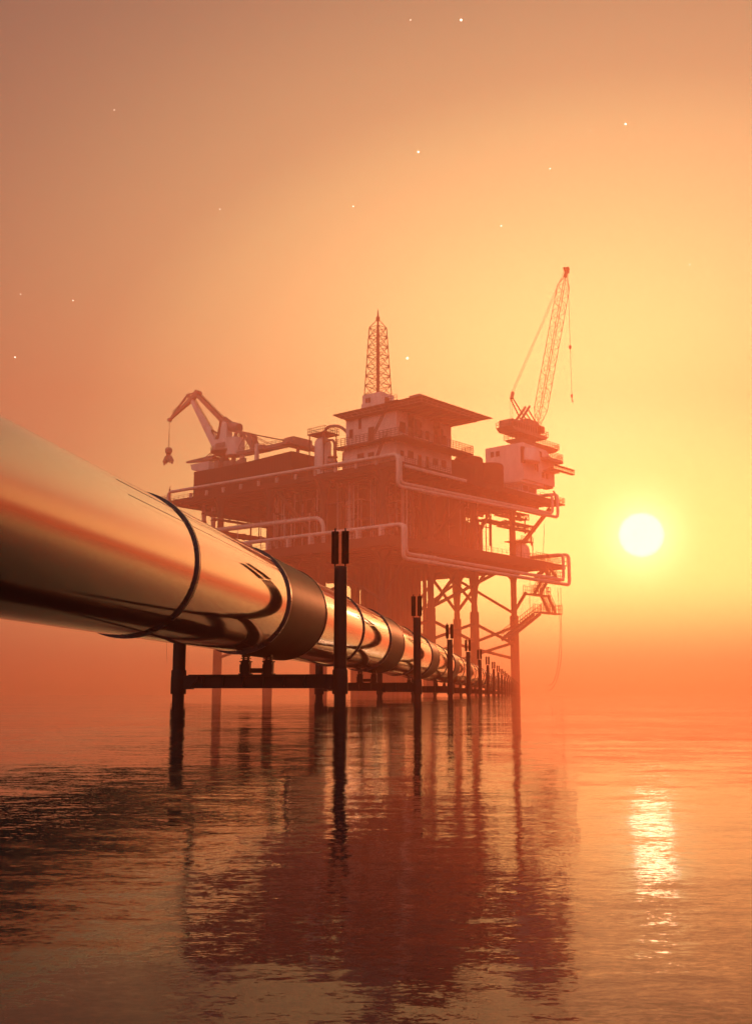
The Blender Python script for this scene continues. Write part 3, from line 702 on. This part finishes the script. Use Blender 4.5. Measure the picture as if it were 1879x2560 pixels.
jj.tube(L(121, 136.6, -1.5), L(121, 136.6, 1.5), 1.3, n=12); jj.tube(L(140.8, 127.3, -.8), L(140.8, 127.3, .8), .9, n=12)
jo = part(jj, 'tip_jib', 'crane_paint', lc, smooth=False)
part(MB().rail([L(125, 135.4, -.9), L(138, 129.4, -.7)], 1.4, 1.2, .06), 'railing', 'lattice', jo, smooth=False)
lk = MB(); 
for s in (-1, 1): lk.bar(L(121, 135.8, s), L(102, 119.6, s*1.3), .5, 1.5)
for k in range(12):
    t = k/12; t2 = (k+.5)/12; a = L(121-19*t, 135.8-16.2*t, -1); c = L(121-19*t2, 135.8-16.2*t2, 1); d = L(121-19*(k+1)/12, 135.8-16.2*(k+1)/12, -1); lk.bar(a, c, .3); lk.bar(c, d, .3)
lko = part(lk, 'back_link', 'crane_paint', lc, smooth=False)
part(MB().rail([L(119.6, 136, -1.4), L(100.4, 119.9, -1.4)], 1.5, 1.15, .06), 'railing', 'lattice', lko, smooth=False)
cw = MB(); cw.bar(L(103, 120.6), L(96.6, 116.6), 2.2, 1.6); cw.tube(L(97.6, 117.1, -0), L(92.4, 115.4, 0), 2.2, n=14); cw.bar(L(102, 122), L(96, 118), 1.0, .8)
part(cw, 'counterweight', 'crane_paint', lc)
st = MB(); st.bar(L(110.8, 117.6), L(104.6, 114.4), .6); st.bar(L(108, 113.2), L(104.8, 115.2), .5); st.bar(L(110.6, 117.3), L(108, 112.6), .4)
for s in (-.8, .8): st.tube(L(103.4, 120.6, s), L(105.6, 113.4, s), .12, n=5)
part(st, 'luffing_strut', 'lattice', lc, smooth=False)
wr = MB()
for a in (-.9, -.3, .3, .9): wr.tube(L(140.8+a*.6, 126.6, a*.6), L(140.8+a*1.9, 113.4, a), .05, n=4)
part(wr, 'hoist_rope', 'rope', lc)
gb = thing('grab_bucket', 'open grab bucket hanging on ropes from the left crane tip', 'grab', L(140.8, 106.8))
part(MB().lathe(Y, 140.8, [(.5, 110.9), (1.6, 111.5), (1.75, 113), (1.2, 113.9), (.3, 114.1)], 14), 'pulley_block', 'crane_paint', gb)
part(MB().lathe(Y, 140.8, [(1.0, 109.6), (1.1, 111)], 10), 'neck', 'lattice', gb)
for s in (-1, 1):
    part(MB().hexa([L(140.8+s*.6, 107.5, -1.2), L(140.8+s*2.9, 107.2, -1.2), L(140.8+s*2.9, 107.2, 1.2), L(140.8+s*.6, 107.5, 1.2)], [L(140.8, 110, -1), L(140.8+s*1.3, 110, -1), L(140.8+s*1.3, 110, 1), L(140.8, 110, 1)])
         .bar(L(140.8+s*2.6, 107.6), L(140.8+s*2.9, 106.0), .7).bar(L(140.8+s*1.2, 107.6), L(140.8+s*1.25, 106.4), .4), 'bucket_jaw', 'crane_paint', gb, smooth=False)
fp = thing('lift_platform', 'flat outrigger platform jutting left above the dark container', 'platform', (8, 113, 96.9))
part(MB().hexa([(8, 105, 103.0), (14, 105, 103.0), (8.2, 122.6, 103.2), (8, 122.6, 103.2)], [(8, 105, 104.2), (15, 105, 104.2), (8.4, 123.2, 104.2), (8, 123.2, 104.2)]).bar((9, 122, 104), (9, 104, 104.2), 1.0), 'platform_beam', 'crane_paint', fp, smooth=False)
part(MB().hexa([(6, 105, 97), (12, 105, 97), (12, 116.5, 99), (6, 116.5, 99)], [(6, 105, 101.6), (12, 105, 101.6), (12, 117.5, 101.6), (6, 117.5, 101.6)]), 'undercarriage', 'wall', fp, smooth=False)
part(MB().bar((9, 112, 104), (9, 106.5, 106.6), .25).bar((9, 109.5, 104), (9, 105.5, 106.6), .25), 'stay', 'lattice', fp, smooth=False)

# deck crane with gate frame, stays and a flat boom lying over the containers
dc = thing('deck_crane', 'low deck crane with arched gate frame and a long flat boom resting rightwards', 'deck crane', (Y, 86, 96.9))
g1 = MB()
for s in (-1.6, 1.6):
    g1.bar(L(92.2, 113.6, s), L(84, 111.2, s), .9, 1.2); g1.bar(L(92.0, 113.6, s), L(94.2, 109, s), 1.0, 1.2)
    g1.bar(L(84.4, 111.4, s), L(82.2, 105, s), 1.1, 1.8); g1.bar(L(88, 112, s), L(83.2, 106, s), .8, .9)
    g1.bar(L(90, 112.6, s), L(94, 108.2, s), .35, .35); g1.bar(L(86.4, 111, s), L(92.4, 104.4, s), .22, .22)
part(g1, 'gate_frame', 'crane_paint', dc, smooth=False)
g2 = MB()
for s in (-1.6, 1.6):
    g2.tube(L(84.6, 111.6, s), L(62.7, 105.2, s), .2, n=5); g2.tube(L(84.6, 111.2, s), L(72.5, 105.2, s), .13, n=5); g2.tube(L(84, 109, s), L(78, 105.2, s), .13, n=5)
part(g2, 'stay', 'lattice', dc)
g3 = MB(); g3.bar(L(93, 103.6, -2), L(59.7, 103.6, -2), .7, 1.4); g3.bar(L(93, 103.6, 2), L(59.7, 103.6, 2), .7, 1.4)
for k in range(12): g3.bar(L(92-2.8*k, 103.6, -2), L(90.6-2.8*k, 103.6, 2), .4, .5)
g3.box(Y-3, Y+3, 74, 82, 103, 104.9); g3.box(Y-4.5, Y+13, 58.5, 62.5, 102.6, 103.6); g3.box(Y-3.5, Y+14, 47, 50, 100.6, 101.4) if False else None
g3.bar(L(60, 103, -4), (Y+15, 60, 103), .8, 1.2); g3.bar(L(56, 103, -4), (Y+15, 56, 103), .8, 1.2)
part(g3, 'boom_frame', 'crane_paint', dc, smooth=False)
part(MB().rail([L(92, 104.4, -2.2), L(62, 104.4, -2.2)], 1.2, 2.6, .06), 'railing', 'lattice', dc, smooth=False)
part(MB().box(Y-3, Y+8, 55.5, 61, 103.6, 105.6).box(Y-2, Y+8, 60.9, 63.2, 103.6, 104.9), 'winch_house', 'crane_paint', dc, smooth=False)
for q in ((77.6, 96.9, 105.6, -3, 1.4), (60, 96.9, 103, 4, 1), (90, 96.3, 103, 0, 1.6)): part(MB().bar(L(q[0], q[1], q[3]), L(q[0], q[2], q[3]), q[4]), 'boom_rest', 'wall', dc, smooth=False)
dmt = thing('deck_machinery', 'cluttered low machinery on top of the left dark container', 'machinery', (8, 96, 96.3))
for k in range(14):
    y = 86+rnd.uniform(-8, 20); x = rnd.uniform(3, 10); part(MB().box(x, x+rnd.uniform(1, 3), y, y+rnd.uniform(1, 4), 95.8, 98+rnd.uniform(0, 2.4)), 'winch_box', 'crane_paint', dmt, smooth=False)

# ------------------------------------------------------------------ modules between the decks
def module(lab, x0, x1, y0, y1, z0, z1, mat='dark_box', trim=True):
    t = thing('process_module', lab, 'module', ((x0+x1)/2, (y0+y1)/2, z0), 'rig', 'box modules between the two decks')
    part(MB().box(x0, x1, y0, y1, z0, z1), 'module_body', mat, t, smooth=False)
    if trim:
        q = MB(); g = .3
        q.box(x0-g, x1, y0-g, y1, z1, z1+.35)
        for x in (x0-g+.01, ): 
            for k in range(int((y1-y0)/6)+1):
                y = y0+k*6; q.box(x, x+.28, y-.15, y+.15, z0, z1)
        for k in range(int((x1-x0)/6)+1): q.box(x0+k*6-.15, x0+k*6+.15, y0-g+.01, y0-.01, z0, z1)
        part(q, 'edge_trim', 'pipe_paint', t, smooth=False)
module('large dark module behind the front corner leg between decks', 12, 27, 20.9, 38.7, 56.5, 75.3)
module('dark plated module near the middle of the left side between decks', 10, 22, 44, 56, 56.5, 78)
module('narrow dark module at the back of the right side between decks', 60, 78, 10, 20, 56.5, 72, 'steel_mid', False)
# vertical pipe banks
def bank(lab, x0, x1, y0, y1, n, z0=56.5, z1=81, rr=(.12, .4)):
    t = thing('pipe_bank', lab, 'pipe bank', ((x0+x1)/2, (y0+y1)/2, z0), 'rig', 'banks of vertical pipes between the decks')
    for k in range(n):
        x = rnd.uniform(x0, x1); y = rnd.uniform(y0, y1); r = rnd.uniform(*rr)
        za = z0 if rnd.random() < .7 else z0+rnd.uniform(2, 9); zb = z1 if rnd.random() < .6 else z1-rnd.uniform(1, 12)
        pts = [(x, y, za), (x, y, zb)]
        if rnd.random() < .5: pts = bend([(x, y, za), (x, y, zb), (x+rnd.choice((-4, 4, 7)), y, zb)], min(1.2, 1.2), 4)
        part(MB().path(pts, r, 6), 'riser_pipe', rnd.choice(('pipe_paint', 'pipe_paint', 'steel_mid', 'steel')), t)
    h = MB()
    for k in range(max(3, n//8)):
        z = rnd.uniform(z0+2, z1-2); h.bar((x0, rnd.uniform(y0, y1), z), (x1, rnd.uniform(y0, y1), z), .4)
        h.bar((rnd.uniform(x0, x1), y0, z+.7), (rnd.uniform(x0, x1), y1, z+.7), .35)
    part(h, 'rack_beam', 'steel_mid', t, smooth=False)
bank('bank of vertical pipes just right of the front corner leg', 8, 26, 2, 16, 34)
bank('bank of vertical pipes in the middle of the right side', 30, 54, 2, 22, 56)
bank('bank of vertical pipes left of the right corner leg', 57, 80, 3, 24, 44)
bank('bank of vertical pipes on the left side behind the ribbed duct', 3, 9, 34, 66, 44)
bank('bank of pale pipes behind the front corner leg, left of it', 3, 11, 6, 26, 30, rr=(.1, .28))
bank('sparse pipes near the left corner leg between decks', 10, 40, 70, 84, 20)
bank('pipes at the back of the well bay', 60, 84, 40, 84, 40)
# long beams and pipes seen through the left bay
for i, (y, x0, x1, z, r, lab) in enumerate(((92, -6, 84, 75.2, .9, 'upper thick beam crossing the open left bay'), (88, -5, 84, 72.6, .55, 'thin pipe beneath the upper beam of the left bay'),
                                       (95, -4, 80, 68.2, 1.2, 'lowest thick pipe crossing the open left bay'), (90, 4, 80, 79.6, .35, 'thin pipe close under the upper deck in the left bay'))):
    t = thing('service_pipe', lab, 'pipe', (x0, y, z), 'rig', 'service pipes crossing the left bay')
    part(MB().tube((x0, y, z), (x1, y, z), r, n=12), 'pipe', 'steel_mid', t)
    for k in range(9): x = x0+3+k*(x1-x0-6)/8; part(MB().tube((x-.25, y, z), (x+.25, y, z), r*1.3, n=12), 'flange', 'steel_mid', t)
for (y, z1, lab) in ((107.2, 82, 'pale vertical drop pipe nearest the left platform corner'), (101, 80, 'second pale vertical drop pipe near the left platform corner')):
    t = thing('drop_pipe', lab, 'pipe', (6, y, 60), 'rig', 'drop pipes below the upper deck at the left end')
    part(MB().tube((6, y, 56), (6, y, z1+.4), 1.0, n=12), 'pipe', 'pipe_paint', t)
    for k in range(6): part(MB().tube((6, y, 60+k*3.6), (6, y, 60.4+k*3.6), 1.3, n=12), 'flange', 'steel_mid', t)
# left end balcony and mast
bc = thing('end_balcony', 'small railed balcony with a thin mast at the left tip of the upper deck', 'balcony', (0, 121, 84))
part(MB().box(-3.5, 8, 118.1, 126, 83.6, 84.2), 'floor', 'steel_mid', bc, smooth=False)
part(MB().rail([(-3.4, 118.4, 84.2), (-3.4, 125.8, 84.2), (8, 125.8, 84.2)], 2.6, 1.5, .07, mid=(1, .5, 1.5)), 'railing', 'lattice', bc, smooth=False)
part(MB().tube((-1, 122.6, 84.2), (-1, 122.6, 90.2), .42, n=8).path([(-1, 122.6, 90), (-1, 122.6, 91), (-1, 121.6, 91.6)], .12, 5), 'mast', 'steel_mid', bc)
for y, lab in ((124, 'frayed hose hanging below the left tip of the platform'),):
    t = thing('hanging_hose', lab, 'hose', (0, y, 83), 'rig', 'hoses hanging from the platform towards the sea')
    part(MB().path([(0, y, 83), (0, y+.3, 50), (0, y-.5, 30), (0, y-2, 14)], .1, 5), 'hose', 'rope', t)

# right end: trusses, tank, stair tower, hoses
for (x0, x1, z, lab) in ((78, 98.8, 75.6, 'upper horizontal truss poking out at the right end between decks'), (80, 103.6, 71, 'lower horizontal truss poking out at the right end between decks')):
    t = thing('end_truss', lab, 'truss', (x0, 2, z), 'rig', 'trusses at the right end between decks')
    def f(u, x0=x0, x1=x1, z=z):
        x = x0+(x1-x0)*u; return [(x, 0, z), (x, 4, z), (x, 4, z+2.2), (x, 0, z+2.2)]
    part(MB().lattice(f, 9, .28, .2, x=False), 'truss_frame', 'steel_mid', t)
    part(MB().bar((x1, 2, z-6), (x1, 2, z), .5), 'support', 'steel_mid', t, smooth=False); part(MB().box(x0-14, x0+3, -.5, 5, z+.6, z+1.2), 'root_beam', 'steel_mid', t, smooth=False)
tk = thing('domed_tank', 'pale domed tank with a small railed top at the right end of the lower deck', 'tank', (91, -1, 56.4))
part(MB().lathe(90, -1, [(4.0, 56.4), (4.0, 61), (3.7, 62.6), (2.6, 63.8), (1, 64.3), (.1, 64.3)], 24), 'tank_body', 'wall', tk)
part(MB().box(84, 93.6, -5.6, 3, 64.5, 64.8).rail([(84, -5.5, 64.8), (93.5, -5.5, 64.8), (93.5, 3, 64.8)], 1.8, 1.3, .07).bar((93.2, -5.2, 56.4), (93.2, -5.2, 64.5), .3).bar((84.2, -5.2, 56.4), (84.2, -5.2, 64.5), .3), 'top_platform', 'steel_mid', tk, smooth=False)

stt = thing('stair_tower', 'zigzag external steel stairs hanging at the right end of the platform', 'stairs', (100, -4, 23))
YS = (-5.6, -2.4)
def flight(p, q, nm='stair_flight'):
    p = Vector(p); q = Vector(q); g_ = MB()
    for y in YS: g_.bar((p.x, y, p.z), (q.x, y, q.z), .35, 1.5)
    n = int(abs(q.z-p.z)/.55)
    for i in range(n):
        t = (i+.5)/n; c = p+(q-p)*t; g_.box(c.x-.5, c.x+.5, YS[0], YS[1], c.z-.06, c.z+.06)
    o = part(g_, nm, 'steel_mid', stt, smooth=False)
    r_ = MB()
    for y in YS: r_.rail([(p.x, y, p.z+.4), (q.x, y, q.z+.4)], 3.2, 2.0, .08)
    part(r_, 'handrail', 'lattice', o, smooth=False)
def landing(x0, x1, z):
    o = part(MB().box(x0, x1, -6, -2, z-.5, z), 'landing', 'steel_mid', stt, smooth=False)
    part(MB().rail([(x0, -6, z), (x1, -6, z), (x1, -2, z)], 3.4, 1.8, .08).rail([(x0, -2, z), (x1, -2, z)], 3.4, 1.8, .08), 'handrail', 'lattice', o, smooth=False)
flight((72.5, -4, 22.5), (97.5, -4, 34.4)); landing(97.4, 114.8, 35.3)
flight((109.6, -4, 35.3), (103.4, -4, 42.6)); landing(90, 105.4, 42.6)
flight((97.6, -4, 42.6), (104.4, -4, 49.4)); landing(101.6, 117, 50.2)
flight((111.6, -4, 50.2), (103.6, -4, 57)); landing(94.4, 104.6, 57.2)
landing(104.4, 119.6, 57.0)
part(MB().box(94, 119, -5.8, 1, 55.2, 56.2).bar((108, -3, 55.2), (98, -3, 50), 1.0, 1.6), 'top_support', 'steel_mid', stt, smooth=False)
for i, (pts, lab) in enumerate((([(117.2, -4, 47), (117, -4, 36), (116.6, -4, 22), (115, -4, 13), (111, -4, 5.5), (106.5, -4, 2.2), (104, -4, 2.4)], 'long frayed hose curling above the sea right of the platform'),
                                ([(116.2, -3, 46.6), (117.4, -3, 30), (115.6, -3, 16), (112.4, -3, 8), (109, -3, 4.6), (105.6, -3, 4.4)], 'second frayed hose beside the long curling one at the right'),
                                ([(104.8, -4, 74), (104.4, -4, 68), (102.6, -4, 57.4)], 'short hose hanging between the two right-hand pipe loops'),
                                ([(94, -3, 50), (93.4, -3, 40), (93.8, -3, 35.5)], 'thin line hanging beside the right corner leg'))):
    t = thing('hanging_hose', lab, 'hose', pts[0], 'rig', 'hoses hanging from the platform towards the sea')
    V_ = [Vector(p) for p in pts]; sm_ = []
    for k in range(len(V_)-1):
        a = V_[max(k-1, 0)]; b_ = V_[k]; c = V_[k+1]; d = V_[min(k+2, len(V_)-1)]
        for u in range(6):
            s = u/6; sm_.append(.5*((2*b_)+(c-a)*s+(2*a-5*b_+4*c-d)*s*s+(3*b_-a-3*c+d)*s**3))
    sm_.append(V_[-1]); part(MB().path(sm_, .11, 5), 'hose', 'rope', t)
rb_ = thing('end_balcony', 'small railed balcony with curved vents at the right tip of the upper deck', 'balcony', (112, -4, 84))
part(MB().box(107.1, 115.5, -8.5, 0, 83.2, 83.8), 'floor', 'steel_mid', rb_, smooth=False)
part(MB().rail([(107.5, -8.4, 83.8), (115.4, -8.4, 83.8), (115.4, 0, 83.8)], 2.6, 1.3, .07, mid=(1, .5, 1.5)), 'railing', 'lattice', rb_, smooth=False)
part(MB().path(bend([(113, -5, 83.8), (113, -5, 89), (111.6, -5, 89.6)], .8), .4, 8).path(bend([(110.6, -5, 83.8), (110.6, -5, 88), (109.6, -5, 88)], .6), .15, 6), 'vent', 'steel_mid', rb_)
vt = thing('vent_pipe', 'swan-neck vents inside the right-hand upper pipe loop', 'vent', (99, 2, 84.5))
part(MB().path(bend([(100, 2, 84.5), (100, 2, 88), (98.6, 2, 88), (98.6, 2, 87)], .7), .2, 6).bar((97, 2, 84.5), (97, 2, 90), .25).bar((101.3, 2, 84.5), (101.3, 2, 90), .25), 'vent_tube', 'steel_mid', vt)

# ------------------------------------------------------------------ stars
me_mat = bpy.data.materials.new('star_glow'); me_mat.use_nodes = True; q = me_mat.node_tree; q.nodes.clear()
oo = q.nodes.new('ShaderNodeOutputMaterial'); em = q.nodes.new('ShaderNodeEmission'); em.inputs[0].default_value = (1, .86, .66, 1); em.inputs[1].default_value = 4.6
q.links.new(em.outputs[0], oo.inputs[0])
STARS = [(1013, 43, 2.6, 'brightest star near the top edge, right of centre'), (902, 43, 1.1, 'faint star near the top edge, left of the brightest one'),
         (251, 241, 1.1, 'lone faint star high on the left'), (1374, 272, 2.4, 'bright star high on the right'), (919, 333, 2.5, 'bright star high above the derrick'),
         (1297, 287, .8, 'tiny star just left of the bright one high on the right'), (1045, 277, .8, 'tiny star up and right of the bright star above the derrick'),
         (1208, 370, 1.3, 'small star high above the lattice jib'), (776, 453, 1.5, 'small star up and left of the derrick top'), (483, 459, 1.3, 'small star in the middle of the left sky'),
         (1101, 496, 1.7, 'small star up and left of the lattice jib head'), (1515, 581, 1.3, 'faint star right of the lattice jib head'), (45, 646, 1.3, 'faint star at the left edge above the pipeline'),
         (161, 660, 1.4, 'faint star right of the left-edge star'), (33, 785, 2.0, 'star close above the pipeline at the left edge'), (284, 805, .8, 'tiny star left of the double-jib crane'),
         (895, 787, 3.4, 'large pale star right of the derrick mast')]
for x, y, r, lab in STARS:
    u = (x*1.13741-939.5)/F; v = -(y*1.13741-1280)/F
    d = Vector((u, math.cos(TH)-v*math.sin(TH), math.sin(TH)+v*math.cos(TH))).normalized(); D = 6000
    bm = bmesh.new(); bmesh.ops.create_icosphere(bm, subdivisions=2, radius=r*.9*1.13741*D/2760)
    me = bpy.data.meshes.new('star'); bm.to_mesh(me); bm.free(); me.materials.append(me_mat); me.shade_smooth()
    o = bpy.data.objects.new('star', me); col.objects.link(o); o.location = d*D
    tag(o, lab, 'star', 'stars in the evening sky')

# ------------------------------------------------------------------ render settings
scene.view_settings.view_transform = 'Standard'; scene.view_settings.look = 'None'; scene.view_settings.exposure = 0; scene.view_settings.gamma = 1
scene.render.engine = 'CYCLES'
cy = scene.cycles
cy.max_bounces = 8; cy.glossy_bounces = 4; cy.diffuse_bounces = 2; cy.volume_bounces = 4; cy.transmission_bounces = 2
cy.sample_clamp_direct = 4.0; cy.sample_clamp_indirect = 3; cy.use_denoising = True
